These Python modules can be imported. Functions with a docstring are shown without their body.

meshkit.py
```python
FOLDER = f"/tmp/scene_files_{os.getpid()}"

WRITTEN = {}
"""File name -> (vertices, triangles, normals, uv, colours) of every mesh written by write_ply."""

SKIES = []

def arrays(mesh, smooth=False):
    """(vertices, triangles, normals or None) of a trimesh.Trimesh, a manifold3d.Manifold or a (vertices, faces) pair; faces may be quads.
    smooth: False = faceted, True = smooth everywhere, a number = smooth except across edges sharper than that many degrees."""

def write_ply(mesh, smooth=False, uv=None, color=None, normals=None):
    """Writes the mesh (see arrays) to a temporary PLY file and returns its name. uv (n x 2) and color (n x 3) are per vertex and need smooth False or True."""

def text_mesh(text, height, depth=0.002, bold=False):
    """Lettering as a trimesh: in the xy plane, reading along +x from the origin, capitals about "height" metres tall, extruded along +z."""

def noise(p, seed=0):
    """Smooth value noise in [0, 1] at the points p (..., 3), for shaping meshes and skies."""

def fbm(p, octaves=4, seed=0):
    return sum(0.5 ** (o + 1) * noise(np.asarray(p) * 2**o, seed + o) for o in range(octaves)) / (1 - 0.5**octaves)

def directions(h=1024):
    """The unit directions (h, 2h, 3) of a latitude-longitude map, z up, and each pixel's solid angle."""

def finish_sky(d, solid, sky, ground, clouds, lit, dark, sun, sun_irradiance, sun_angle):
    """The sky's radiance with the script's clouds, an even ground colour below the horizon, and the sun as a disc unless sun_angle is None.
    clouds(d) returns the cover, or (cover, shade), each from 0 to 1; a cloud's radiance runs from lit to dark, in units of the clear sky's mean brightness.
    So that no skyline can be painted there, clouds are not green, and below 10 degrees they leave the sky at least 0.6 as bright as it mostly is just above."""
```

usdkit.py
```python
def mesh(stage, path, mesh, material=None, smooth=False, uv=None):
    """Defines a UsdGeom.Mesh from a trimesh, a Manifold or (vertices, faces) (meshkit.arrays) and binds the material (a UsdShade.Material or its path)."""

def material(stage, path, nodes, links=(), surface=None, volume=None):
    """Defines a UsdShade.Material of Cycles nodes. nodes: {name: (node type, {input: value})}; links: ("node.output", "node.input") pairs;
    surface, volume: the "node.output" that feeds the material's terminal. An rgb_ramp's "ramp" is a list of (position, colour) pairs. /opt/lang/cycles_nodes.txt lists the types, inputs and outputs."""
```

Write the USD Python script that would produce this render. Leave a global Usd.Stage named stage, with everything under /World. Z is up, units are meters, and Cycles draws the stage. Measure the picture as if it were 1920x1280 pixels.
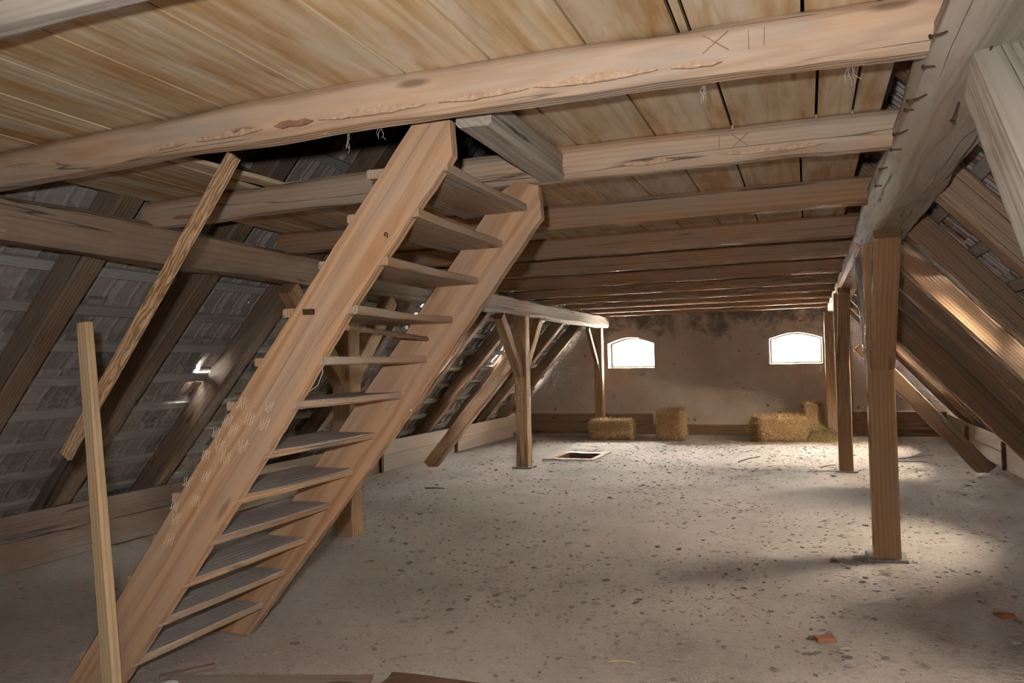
import math, random
import numpy as np
import trimesh
import meshkit, usdkit
from pxr import Usd, UsdGeom, UsdLux, UsdShade, Sdf, Gf, Vt

rng = np.random.default_rng(11)
random.seed(11)
stage = Usd.Stage.CreateInMemory()
UsdGeom.SetStageUpAxis(stage, 'Z')
UsdGeom.SetStageMetersPerUnit(stage, 1.0)
world = UsdGeom.Xform.Define(stage, '/World')
stage.SetDefaultPrim(world.GetPrim())
UsdGeom.Scope.Define(stage, '/World/Looks')

# ------------------------------------------------------------------ camera, light, exposure
EYE = np.array([0.0, 0.0, 1.5])
YAW, PITCH, ROLL, FPX = math.radians(20.962), math.radians(1.681), math.radians(-1.311), 1442.8
_fw = np.array([-math.sin(YAW) * math.cos(PITCH), math.cos(YAW) * math.cos(PITCH), math.sin(PITCH)])
_rt = np.array([math.cos(YAW), math.sin(YAW), 0.0])
_up = np.cross(_rt, _fw)
RT = math.cos(ROLL) * _rt + math.sin(ROLL) * _up
UP = -math.sin(ROLL) * _rt + math.cos(ROLL) * _up
FW = _fw


def frame(x, y, z, o):
    m = np.eye(4)
    m[:3, 0], m[:3, 1], m[:3, 2], m[:3, 3] = x, y, z, o
    return m


def gf(m):
    return Gf.Matrix4d(*np.asarray(m, float).T.ravel().tolist())


cam = UsdGeom.Camera.Define(stage, '/World/camera')
cam.AddTransformOp().Set(gf(frame(RT, UP, -FW, EYE)))
cam.CreateHorizontalApertureAttr(23.5)
cam.CreateVerticalApertureAttr(23.5 * 1280 / 1920)
cam.CreateFocalLengthAttr(23.5 * FPX / 1920)
cam.CreateClippingRangeAttr(Gf.Vec2f(0.05, 500))
cam.CreateFStopAttr(0.0)
cam.CreateExposureAttr(0.10)

SKY = 108.0
sky = UsdLux.DomeLight.Define(stage, '/World/sky')
sky.CreateColorAttr(Gf.Vec3f(1.0, 0.95, 0.885))
sky.CreateIntensityAttr(SKY)

# the photographer's flash, up and left of the lens
FLASH = 7600.0
fl = UsdLux.DiskLight.Define(stage, '/World/camera_flash')
fl.AddTransformOp().Set(gf(frame(RT, UP, -FW, EYE - 0.10 * RT + 0.13 * UP + 0.0 * FW)))
fl.CreateRadiusAttr(0.03)
fl.CreateIntensityAttr(FLASH)
fl.CreateColorAttr(Gf.Vec3f(1.0, 0.975, 0.95))

# ------------------------------------------------------------------ materials
MATS = {}


def wood(name, light, dark, grey, grey_amt=0.35, rings=26.0, value_var=0.25, dust=None, dust_amt=0.0, crack=1.0, knots=1.0, streak=0.0, streak_col=None, rough=0.88, dist=2.6, fine=0.62, stretch=0.05):
    p = '/World/Looks/' + name
    n = {
        'tc': ('texture_coordinate', {}),
        'oi': ('object_info', {}),
        'o1': ('math', {'math_type': 'multiply', 'value2': 41.0}),
        'o2': ('math', {'math_type': 'multiply_add', 'value2': 0.5, 'value3': -0.25}),
        'o3': ('math', {'math_type': 'multiply', 'value2': 13.7}),
        'fr': ('math', {'math_type': 'fraction'}),
        'o4': ('math', {'math_type': 'multiply_add', 'value2': 0.5, 'value3': -0.25}),
        'off': ('combine_xyz', {}),
        'v': ('vector_math', {'math_type': 'add'}),
        'mr': ('mapping', {'scale': (stretch, 1.0, 1.0)}),
        'wv': ('wave_texture', {'wave_type': 'rings', 'rings_direction': 'x', 'profile': 'sine', 'scale': rings, 'distortion': dist, 'detail': 2.0, 'detail_scale': 1.6, 'detail_roughness': 0.55}),
        'mf': ('mapping', {'scale': (1.6, 60.0, 60.0)}),
        'nf': ('noise_texture', {'scale': 3.0, 'detail': 3.0, 'roughness': 0.6}),
        'gr': ('mix_float', {'fac': fine}),
        'cr': ('rgb_ramp', {'ramp': [(0.0, light), (0.45, tuple(0.75 * a + 0.25 * b for a, b in zip(light, dark))), (1.0, dark)]}),
        'mg': ('mapping', {'scale': (0.55, 2.6, 2.6)}),
        'ng': ('noise_texture', {'scale': 2.0, 'detail': 5.0, 'roughness': 0.62}),
        'rg': ('map_range', {'from_min': 0.42, 'from_max': 0.68, 'to_min': 0.0, 'to_max': min(1.0, grey_amt * 1.8), 'clamp': True}),
        'mixg': ('mix_color', {'blend_type': 'mix', 'b': grey}),
        'mk': ('mapping', {'scale': (1.3, 5.5, 5.5)}),
        'vk': ('voronoi_texture', {'feature': 'f1', 'scale': 1.0}),
        'rk': ('map_range', {'from_min': 0.05, 'from_max': 0.11, 'to_min': 0.75 * knots, 'to_max': 0.0, 'clamp': True}),
        'mixk': ('mix_color', {'b': tuple(0.35 * c for c in dark)}),
        'mc': ('mapping', {'scale': (0.08, 4.5, 4.5)}),
        'nc': ('noise_texture', {'scale': 1.6, 'detail': 2.5, 'roughness': 0.5}),
        'c1': ('math', {'math_type': 'subtract', 'value2': 0.5}),
        'c2': ('math', {'math_type': 'absolute'}),
        'rc': ('map_range', {'from_min': 0.0, 'from_max': 0.009, 'to_min': 0.85 * crack, 'to_max': 0.0, 'clamp': True}),
        'cm': ('map_range', {'from_min': 0.46, 'from_max': 0.56, 'to_min': 0.0, 'to_max': 1.0, 'clamp': True}),
        'cx': ('math', {'math_type': 'multiply'}),
        'mixc': ('mix_color', {'b': tuple(0.12 * c for c in dark)}),
        'vv': ('math', {'math_type': 'multiply_add', 'value2': 2 * value_var, 'value3': 1.0 - value_var}),
        'hs': ('hsv', {'hue': 0.5, 'saturation': 1.0, 'fac': 1.0}),
        'b1': ('math', {'math_type': 'multiply', 'value2': -2.0}),
        'bh': ('math', {'math_type': 'add'}),
        'bp': ('bump', {'strength': 0.45, 'distance': 0.004}),
        'bs': ('principled_bsdf', {'roughness': rough, 'specular_ior_level': 0.25}),
    }
    l = [('oi.random', 'o1.value1'), ('oi.random', 'o2.value1'), ('oi.random', 'o3.value1'), ('o3.value', 'fr.value1'), ('fr.value', 'o4.value1'),
         ('o1.value', 'off.x'), ('o2.value', 'off.y'), ('o4.value', 'off.z'), ('tc.object', 'v.vector1'), ('off.vector', 'v.vector2'),
         ('v.vector', 'mr.vector'), ('mr.vector', 'wv.vector'), ('v.vector', 'mf.vector'), ('mf.vector', 'nf.vector'),
         ('wv.fac', 'gr.a'), ('nf.fac', 'gr.b'), ('gr.result', 'cr.fac'),
         ('v.vector', 'mg.vector'), ('mg.vector', 'ng.vector'), ('ng.fac', 'rg.value'), ('cr.color', 'mixg.a'), ('rg.result', 'mixg.fac'),
         ('v.vector', 'mk.vector'), ('mk.vector', 'vk.vector'), ('vk.distance', 'rk.value'), ('rk.result', 'mixk.fac'),
         ('v.vector', 'mc.vector'), ('mc.vector', 'nc.vector'), ('nc.fac', 'c1.value1'), ('c1.value', 'c2.value1'), ('c2.value', 'rc.value'), ('ng.fac', 'cm.value'), ('rc.result', 'cx.value1'), ('cm.result', 'cx.value2'),
         ('mixk.result', 'mixc.a'), ('cx.value', 'mixc.fac'),
         ('fr.value', 'vv.value1'), ('vv.value', 'hs.value'), ('mixc.result', 'hs.color'),
         ('cx.value', 'b1.value1'), ('b1.value', 'bh.value1'), ('gr.result', 'bh.value2'), ('bh.value', 'bp.height'), ('bp.normal', 'bs.normal')]
    last = 'mixg.result'
    if streak:
        n['ms'] = ('mapping', {'scale': (0.8, 5.0, 5.0), 'location': (3.1, 1.7, 0.4)})
        n['ns'] = ('noise_texture', {'scale': 1.5, 'detail': 4.0, 'roughness': 0.65})
        n['rs'] = ('map_range', {'from_min': 0.47, 'from_max': 0.66, 'to_min': 0.0, 'to_max': streak, 'clamp': True})
        n['mixs'] = ('mix_color', {'b': streak_col})
        l += [('v.vector', 'ms.vector'), ('ms.vector', 'ns.vector'), ('ns.fac', 'rs.value'), ('rs.result', 'mixs.fac'), (last, 'mixs.a')]
        last = 'mixs.result'
    l.append((last, 'mixk.a'))
    last = 'hs.color'
    if dust is not None:
        n['ge'] = ('geometry', {})
        n['sx'] = ('separate_xyz', {})
        n['rd'] = ('map_range', {'from_min': 0.45, 'from_max': 0.9, 'to_min': 0.0, 'to_max': dust_amt, 'clamp': True})
        n['nd'] = ('noise_texture', {'scale': 30.0, 'detail': 4.0})
        n['md'] = ('math', {'math_type': 'multiply', 'use_clamp': True})
        n['me'] = ('math', {'math_type': 'multiply', 'value2': 1.8})
        n['mixd'] = ('mix_color', {'b': dust})
        l += [('ge.normal', 'sx.vector'), ('sx.z', 'rd.value'), ('tc.object', 'nd.vector'), ('nd.fac', 'me.value1'), ('me.value', 'md.value2'), ('rd.result', 'md.value1'), ('md.value', 'mixd.fac'), (last, 'mixd.a')]
        last = 'mixd.result'
    l.append((last, 'bs.base_color'))
    MATS[name] = usdkit.material(stage, p, n, l, surface='bs.BSDF')


GREY = (0.33, 0.31, 0.29)
wood('pine_stair', (0.55, 0.335, 0.19), (0.36, 0.185, 0.09), (0.44, 0.315, 0.225), 0.5, rings=9, value_var=0.04, crack=0.3, knots=0.7, dist=6.0, fine=0.30, stretch=0.09)
wood('pine_tread', (0.45, 0.29, 0.175), (0.29, 0.165, 0.09), (0.38, 0.32, 0.265), 0.5, rings=20, value_var=0.12, dust=(0.43, 0.415, 0.41), dust_amt=0.95, fine=0.4)
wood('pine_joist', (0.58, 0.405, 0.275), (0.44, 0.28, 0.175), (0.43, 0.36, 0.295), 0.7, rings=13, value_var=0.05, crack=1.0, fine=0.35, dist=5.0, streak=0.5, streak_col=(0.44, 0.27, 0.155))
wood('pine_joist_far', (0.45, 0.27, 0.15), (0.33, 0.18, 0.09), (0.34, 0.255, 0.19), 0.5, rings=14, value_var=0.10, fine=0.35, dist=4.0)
wood('pine_plank', (0.66, 0.495, 0.305), (0.55, 0.37, 0.195), (0.72, 0.62, 0.475), 1.0, rings=5.5, value_var=0.13, crack=0.2, knots=0.9, streak=0.95, streak_col=(0.47, 0.27, 0.11), dist=6.0, fine=0.22, stretch=0.10)
wood('grey_timber', (0.42, 0.375, 0.32), (0.30, 0.255, 0.205), (0.46, 0.42, 0.37), 0.5, rings=12, value_var=0.04, crack=1.0, dist=6.0, fine=0.35, streak=0.4, streak_col=(0.36, 0.27, 0.19))
wood('grey_purlin', (0.35, 0.245, 0.165), (0.25, 0.165, 0.10), (0.31, 0.25, 0.195), 0.5, rings=13, value_var=0.05, fine=0.35, dist=4.0)
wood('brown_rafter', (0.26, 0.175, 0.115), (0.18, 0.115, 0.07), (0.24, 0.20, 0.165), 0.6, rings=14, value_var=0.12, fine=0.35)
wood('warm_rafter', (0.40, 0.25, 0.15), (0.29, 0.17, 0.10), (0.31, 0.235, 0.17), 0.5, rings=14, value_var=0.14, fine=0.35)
wood('pine_post', (0.45, 0.27, 0.145), (0.33, 0.185, 0.09), (0.38, 0.27, 0.18), 0.4, rings=13, value_var=0.08, fine=0.35)
wood('pale_batten', (0.44, 0.42, 0.395), (0.34, 0.32, 0.295), (0.48, 0.465, 0.445), 0.5, rings=18, value_var=0.12, crack=0.3, knots=0.4, fine=0.4)
wood('pale_stick', (0.56, 0.41, 0.245), (0.40, 0.26, 0.13), (0.48, 0.38, 0.27), 0.4, rings=20, value_var=0.04, crack=0.4)
wood('grained_batten', (0.56, 0.355, 0.195), (0.22, 0.11, 0.05), (0.48, 0.35, 0.23), 0.2, rings=17, value_var=0.03, crack=0.1, knots=0.3, dist=12.0, fine=0.08, stretch=0.22)
wood('pale_board', (0.48, 0.385, 0.32), (0.37, 0.275, 0.215), (0.44, 0.37, 0.315), 0.5, rings=16, value_var=0.10, crack=0.4, knots=0.5)
wood('dusty_board', (0.27, 0.19, 0.15), (0.20, 0.135, 0.105), (0.29, 0.25, 0.225), 0.6, rings=16, value_var=0.05)
wood('ledge_timber', (0.28, 0.17, 0.105), (0.19, 0.105, 0.06), (0.22, 0.165, 0.125), 0.4, rings=16, value_var=0.1)


def simple(name, col, rough=0.8, metallic=0.0, spec=0.3, noise=None, scale=20.0, bump=0.0, rand=0.0):
    n = {'bs': ('principled_bsdf', {'base_color': col, 'roughness': rough, 'metallic': metallic, 'specular_ior_level': spec})}
    l = []
    if noise is not None:
        n.update({'tc': ('texture_coordinate', {}), 'no': ('noise_texture', {'scale': scale, 'detail': 4.0, 'roughness': 0.6}), 'ra': ('rgb_ramp', {'ramp': [(0.3, col), (0.7, noise)]})})
        l += [('tc.object', 'no.vector'), ('no.fac', 'ra.fac')]
        src = 'ra.color'
        if rand:
            n.update({'oi': ('object_info', {}), 'vv': ('math', {'math_type': 'multiply_add', 'value2': 2 * rand, 'value3': 1 - rand}), 'hs': ('hsv', {'hue': 0.5, 'saturation': 1.0, 'fac': 1.0})})
            l += [('oi.random', 'vv.value1'), ('vv.value', 'hs.value'), (src, 'hs.color')]
            src = 'hs.color'
        l.append((src, 'bs.base_color'))
        if bump:
            n['bp'] = ('bump', {'strength': bump, 'distance': 0.01})
            l += [('no.fac', 'bp.height'), ('bp.normal', 'bs.normal')]
    MATS[name] = usdkit.material(stage, '/World/Looks/' + name, n, l, surface='bs.BSDF')


simple('rusty_iron', (0.06, 0.035, 0.025), 0.7, 0.4, 0.4, (0.10, 0.055, 0.035), 60)
simple('chalk', (0.72, 0.63, 0.53), 0.95)
simple('carved_shadow', (0.30, 0.19, 0.115), 0.95)
simple('flaked_wood', (0.60, 0.44, 0.31), 0.9, noise=(0.42, 0.26, 0.165), scale=50, bump=0.6)
simple('bark_red', (0.34, 0.18, 0.11), 0.9, noise=(0.25, 0.13, 0.08), scale=50)
simple('peg_wood', (0.58, 0.46, 0.29), 0.8, noise=(0.48, 0.36, 0.21), scale=40)
simple('white_frame', (0.72, 0.66, 0.55), 0.6, noise=(0.62, 0.55, 0.44), scale=9)
simple('debris_dark', (0.21, 0.18, 0.165), 0.95, noise=(0.40, 0.35, 0.325), scale=60, rand=0.5)
simple('straw_dry', (0.62, 0.47, 0.22), 0.8, noise=(0.48, 0.33, 0.13), scale=25, rand=0.2)
simple('hay', (0.66, 0.46, 0.25), 0.85, noise=(0.50, 0.32, 0.15), scale=30)
simple('hay_core', (0.40, 0.26, 0.13), 0.95, noise=(0.24, 0.15, 0.07), scale=40, bump=0.6)
simple('hay_green', (0.58, 0.47, 0.23), 0.85, noise=(0.42, 0.34, 0.15), scale=30)
simple('twig_bark', (0.085, 0.06, 0.045), 0.9)
simple('brick_red', (0.36, 0.15, 0.085), 0.9, noise=(0.28, 0.12, 0.07), scale=60)
simple('paper_white', (0.75, 0.74, 0.72), 0.7)
simple('string_pale', (0.55, 0.50, 0.44), 0.9)
simple('cobweb_grey', (0.42, 0.40, 0.38), 0.95)
simple('hatch_wood', (0.17, 0.095, 0.055), 0.9, noise=(0.12, 0.065, 0.038), scale=14)
simple('dry_leaf', (0.34, 0.14, 0.05), 0.8, noise=(0.25, 0.10, 0.04), scale=60)
simple('stone_pad', (0.20, 0.20, 0.19), 0.9, noise=(0.30, 0.29, 0.28), scale=30, bump=0.3)

# roof tiles, seen from their underside
MATS['clay_tile'] = usdkit.material(stage, '/World/Looks/clay_tile', {
    'tc': ('texture_coordinate', {}), 'oi': ('object_info', {}), 'geo': ('geometry', {}),
    'rr': ('math', {'math_type': 'add'}), 'fr': ('math', {'math_type': 'fraction'}),
    'ra': ('rgb_ramp', {'ramp': [(0.0, (0.26, 0.235, 0.215)), (0.5, (0.40, 0.35, 0.315)), (0.93, (0.46, 0.40, 0.365)), (0.97, (0.38, 0.235, 0.185)), (1.0, (0.235, 0.11, 0.08))]}),
    'no': ('noise_texture', {'scale': 14.0, 'detail': 6.0, 'roughness': 0.7}),
    'rg': ('map_range', {'from_min': 0.50, 'from_max': 0.66, 'to_min': 0.0, 'to_max': 0.5, 'clamp': True}),
    'mx': ('mix_color', {'b': (0.55, 0.535, 0.515)}),
    'bp': ('bump', {'strength': 0.5, 'distance': 0.004}),
    'bs': ('principled_bsdf', {'roughness': 0.9, 'specular_ior_level': 0.2})},
    [('oi.random', 'rr.value1'), ('geo.random_per_island', 'rr.value2'), ('rr.value', 'fr.value1'), ('fr.value', 'ra.fac'), ('geo.position', 'no.vector'), ('no.fac', 'rg.value'), ('ra.color', 'mx.a'), ('rg.result', 'mx.fac'), ('mx.result', 'bs.base_color'), ('no.fac', 'bp.height'), ('bp.normal', 'bs.normal')], surface='bs.BSDF')

# gable plaster
MATS['old_plaster'] = usdkit.material(stage, '/World/Looks/old_plaster', {
    'geo': ('geometry', {}), 'sp': ('separate_xyz', {}),
    'n1': ('noise_texture', {'scale': 1.1, 'detail': 6.0, 'roughness': 0.62}),
    'c1': ('rgb_ramp', {'ramp': [(0.30, (0.48, 0.375, 0.31)), (0.52, (0.60, 0.495, 0.42)), (0.72, (0.68, 0.585, 0.515))]}),
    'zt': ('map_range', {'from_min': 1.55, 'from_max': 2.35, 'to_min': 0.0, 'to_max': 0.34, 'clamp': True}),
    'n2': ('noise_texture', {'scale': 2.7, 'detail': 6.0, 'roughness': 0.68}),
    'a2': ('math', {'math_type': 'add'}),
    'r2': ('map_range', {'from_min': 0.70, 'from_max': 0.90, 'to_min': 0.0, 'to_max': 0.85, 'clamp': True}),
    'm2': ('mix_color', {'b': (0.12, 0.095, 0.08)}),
    'n3': ('noise_texture', {'scale': 4.6, 'detail': 5.0, 'roughness': 0.55}),
    'r3': ('map_range', {'from_min': 0.66, 'from_max': 0.70, 'to_min': 0.0, 'to_max': 0.8, 'clamp': True}),
    'm3': ('mix_color', {'b': (0.15, 0.115, 0.095)}),
    'n4': ('noise_texture', {'scale': 26.0, 'detail': 5.0}),
    'bp': ('bump', {'strength': 0.5, 'distance': 0.02}),
    'bs': ('principled_bsdf', {'roughness': 0.95, 'specular_ior_level': 0.15})},
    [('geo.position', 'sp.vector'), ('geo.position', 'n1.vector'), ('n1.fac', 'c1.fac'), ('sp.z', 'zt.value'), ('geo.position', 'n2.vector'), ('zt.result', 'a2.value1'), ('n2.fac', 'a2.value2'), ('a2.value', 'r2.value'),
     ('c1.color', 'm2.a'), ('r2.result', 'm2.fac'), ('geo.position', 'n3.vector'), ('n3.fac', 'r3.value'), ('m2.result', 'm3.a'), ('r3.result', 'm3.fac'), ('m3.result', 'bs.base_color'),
     ('geo.position', 'n4.vector'), ('n4.fac', 'bp.height'), ('bp.normal', 'bs.normal')], surface='bs.BSDF')

# dusty floor
MATS['dusty_floor'] = usdkit.material(stage, '/World/Looks/dusty_floor', {
    'geo': ('geometry', {}), 
    'n1': ('noise_texture', {'scale': 0.8, 'detail': 5.0, 'roughness': 0.6}),
    'c1': ('rgb_ramp', {'ramp': [(0.32, (0.42, 0.372, 0.348)), (0.55, (0.51, 0.455, 0.427)), (0.75, (0.58, 0.52, 0.49))]}),
    'mp': ('mapping', {'scale': (1.0, 1.3, 1.0)}),
    'n2': ('noise_texture', {'scale': 17.0, 'detail': 6.0, 'roughness': 0.65}),
    'r2': ('map_range', {'from_min': 0.54, 'from_max': 0.68, 'to_min': 0.0, 'to_max': 0.6, 'clamp': True}),
    'm2': ('mix_color', {'b': (0.27, 0.23, 0.21)}),
    'n3': ('noise_texture', {'scale': 140.0, 'detail': 3.0, 'roughness': 0.6}),
    'r3': ('map_range', {'from_min': 0.35, 'from_max': 0.7, 'to_min': 0.8, 'to_max': 1.12, 'clamp': True}),
    'hs': ('hsv', {'hue': 0.5, 'saturation': 1.0, 'fac': 1.0}),
    'ad': ('math', {'math_type': 'multiply_add', 'value2': 0.35}),
    'bp': ('bump', {'strength': 0.8, 'distance': 0.015}),
    'bs': ('principled_bsdf', {'roughness': 0.97, 'specular_ior_level': 0.1})},
    [('geo.position', 'n1.vector'), ('n1.fac', 'c1.fac'), ('geo.position', 'mp.vector'), ('mp.vector', 'n2.vector'), ('n2.fac', 'r2.value'), ('c1.color', 'm2.a'), ('r2.result', 'm2.fac'),
     ('geo.position', 'n3.vector'), ('n3.fac', 'r3.value'), ('r3.result', 'hs.value'), ('m2.result', 'hs.color'), ('hs.color', 'bs.base_color'),
     ('n3.fac', 'ad.value1'), ('n2.fac', 'ad.value3'), ('ad.value', 'bp.height'), ('bp.normal', 'bs.normal')], surface='bs.BSDF')

MATS['window_glass'] = usdkit.material(stage, '/World/Looks/window_glass', {
    'fr': ('fresnel', {'IOR': 1.45}), 'tr': ('transparent_bsdf', {'color': (0.93, 0.95, 0.93)}), 'gl': ('glossy_bsdf', {'roughness': 0.08}), 'mx': ('mix_closure', {})},
    [('fr.fac', 'mx.fac'), ('tr.BSDF', 'mx.closure1'), ('gl.BSDF', 'mx.closure2')], surface='mx.closure')

MATS['dirty_glass'] = usdkit.material(stage, '/World/Looks/dirty_glass', {
    'fr': ('fresnel', {'IOR': 1.45}), 'tr': ('transparent_bsdf', {'color': (0.43, 0.41, 0.37)}), 'gl': ('glossy_bsdf', {'roughness': 0.25}), 'mx': ('mix_closure', {})},
    [('fr.fac', 'mx.fac'), ('tr.BSDF', 'mx.closure1'), ('gl.BSDF', 'mx.closure2')], surface='mx.closure')

# ------------------------------------------------------------------ helpers
USED = {}
ORIGIN = {}


def numbered(parent, name):
    k = parent + '/' + name
    i = USED.get(k, 0)
    USED[k] = i + 1
    return k if i == 0 else f'{k}_{i:03d}'


def tag(prim, label=None, cat=None, group=None, kind=None):
    for key, val in (('label', label), ('category', cat), ('group', group), ('kind', kind)):
        if val:
            prim.SetCustomDataByKey(key, val)
    return prim


def thing(name, label, cat, loc=(0, 0, 0), group=None, kind=None):
    p = numbered('/World', name)
    x = UsdGeom.Xform.Define(stage, p)
    x.AddTranslateOp().Set(Gf.Vec3d(*map(float, loc)))
    ORIGIN[p] = np.array(loc, float)
    return tag(x.GetPrim(), label, cat, group, kind)


def base_of(path):
    o = np.zeros(3)
    for k, v in ORIGIN.items():
        if path == k or path.startswith(k + '/'):
            o = o + v
    return o


def obj(name, mesh, mat, parent=None, M=None, smooth=35):
    """One Mesh prim; M places its local points in the world."""
    pp = parent.GetPath().pathString if parent is not None else '/World'
    path = numbered(pp, name)
    m = usdkit.mesh(stage, path, mesh, MATS[mat], smooth=smooth)
    M = np.eye(4) if M is None else np.array(M, float)
    # undo the transforms of the prims above
    above = np.eye(4)
    if parent is not None:
        above = np.array(UsdGeom.XformCache().GetLocalToWorldTransform(parent)).T
    m.AddTransformOp().Set(gf(np.linalg.inv(above) @ M))
    return m.GetPrim()


def loft(L, w, h, nseg=24, ns=4, ch=0.012, amp=0.004, seed=0, bow=(0, 0), w1=None, h1=None, freq=9.0, twist=0.0, end=0.0):
    """A hewn timber along +x from 0 to L, w along y, h along z, centred on the axis."""
    w1, h1 = w1 or w, h1 or h
    pts = []
    for k in range(4):
        sx, sz = ((1, 1), (-1, 1), (-1, -1), (1, -1))[k]
        nx, nz = ((-1, 1), (-1, -1), (1, -1), (1, 1))[k]
        a = np.array([sx * 0.5, sz * 0.5])
        b = np.array([nx * 0.5, nz * 0.5])
        for t in np.linspace(0, 1, ns + 1)[:-1]:
            pts.append((a, b, t))
    n = 4 * (ns + 2) if False else None
    t = np.linspace(0, 1, nseg + 1)
    ring = []
    for k in range(4):
        c0 = np.array(((0.5, 0.5), (-0.5, 0.5), (-0.5, -0.5), (0.5, -0.5))[k])
        c1 = np.array(((-0.5, 0.5), (-0.5, -0.5), (0.5, -0.5), (0.5, 0.5))[k])
        d = c1 - c0
        for u in np.linspace(0, 1, ns):
            ring.append((c0, c1, u))
    V = np.zeros((nseg + 1, len(ring), 3))
    for i, tt in enumerate(t):
        ww, hh = w + (w1 - w) * tt, h + (h1 - h) * tt
        c = min(ch, 0.45 * ww, 0.45 * hh)
        by, bz = bow[0] * math.sin(math.pi * tt), bow[1] * math.sin(math.pi * tt)
        an = twist * (tt - 0.5)
        for j, (c0, c1, u) in enumerate(ring):
            p0, p1 = c0 * (ww, hh), c1 * (ww, hh)
            ln = np.linalg.norm(p1 - p0)
            e = c / ln
            p = p0 + (p1 - p0) * (e + (1 - 2 * e) * u)
            y, z = p
            y, z = y * math.cos(an) - z * math.sin(an), y * math.sin(an) + z * math.cos(an)
            V[i, j] = (tt * L, y + by, z + bz)
    if amp:
        q = V.reshape(-1, 3)
        f = np.stack([q[:, 0] * freq * 0.28, q[:, 1] * freq, q[:, 2] * freq], 1)
        dy = meshkit.fbm(f + seed * 7.31, 3, seed) - 0.5
        dz = meshkit.fbm(f + 31.7 + seed * 3.77, 3, seed + 5) - 0.5
        q[:, 1] += 2 * amp * dy
        q[:, 2] += 2 * amp * dz
        if end:
            dx = meshkit.fbm(np.stack([q[:, 1] * 30, q[:, 2] * 30, q[:, 0]], 1) + seed, 2, seed + 9) - 0.5
            e = np.zeros((nseg + 1, len(ring)))
            e[0] = e[-1] = 1
            q[:, 0] += end * dx * e.ravel()
        V = q.reshape(V.shape)
    m = len(ring)
    F = []
    for i in range(nseg):
        for j in range(m):
            a, b, c, d = i * m + j, i * m + (j + 1) % m, (i + 1) * m + (j + 1) % m, (i + 1) * m + j
            F += [(a, b, c), (a, c, d)]
    v = V.reshape(-1, 3)
    k0, k1 = len(v), len(v) + 1
    v = np.vstack([v, V[0].mean(0), V[-1].mean(0)])
    for j in range(m):
        F.append((k0, (j + 1) % m, j))
        F.append((k1, nseg * m + j, nseg * m + (j + 1) % m))
    return trimesh.Trimesh(v, np.array(F)[:, ::-1] if False else np.array(F), process=False)


def axis_frame(P, Q, up=(0, 0, 1)):
    P, Q, up = np.array(P, float), np.array(Q, float), np.array(up, float)
    x = Q - P
    L = np.linalg.norm(x)
    x = x / L
    y = np.cross(up, x)
    y /= np.linalg.norm(y)
    return frame(x, y, np.cross(x, y), P), L


SEED = [0]


def fix(mesh):
    if mesh.volume < 0:
        mesh.invert()
    return mesh


def timber(name, P, Q, w, h, mat, parent=None, up=(0, 0, 1), **kw):
    SEED[0] += 1
    M, L = axis_frame(P, Q, up)
    kw.setdefault('nseg', max(4, int(L / 0.12)))
    return obj(name, fix(loft(L, w, h, seed=SEED[0], **kw)), mat, parent, M)


def box_mesh(lo, hi):
    b = trimesh.creation.box(np.array(hi, float) - np.array(lo, float))
    b.apply_translation((np.array(hi, float) + np.array(lo, float)) / 2)
    return b


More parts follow.
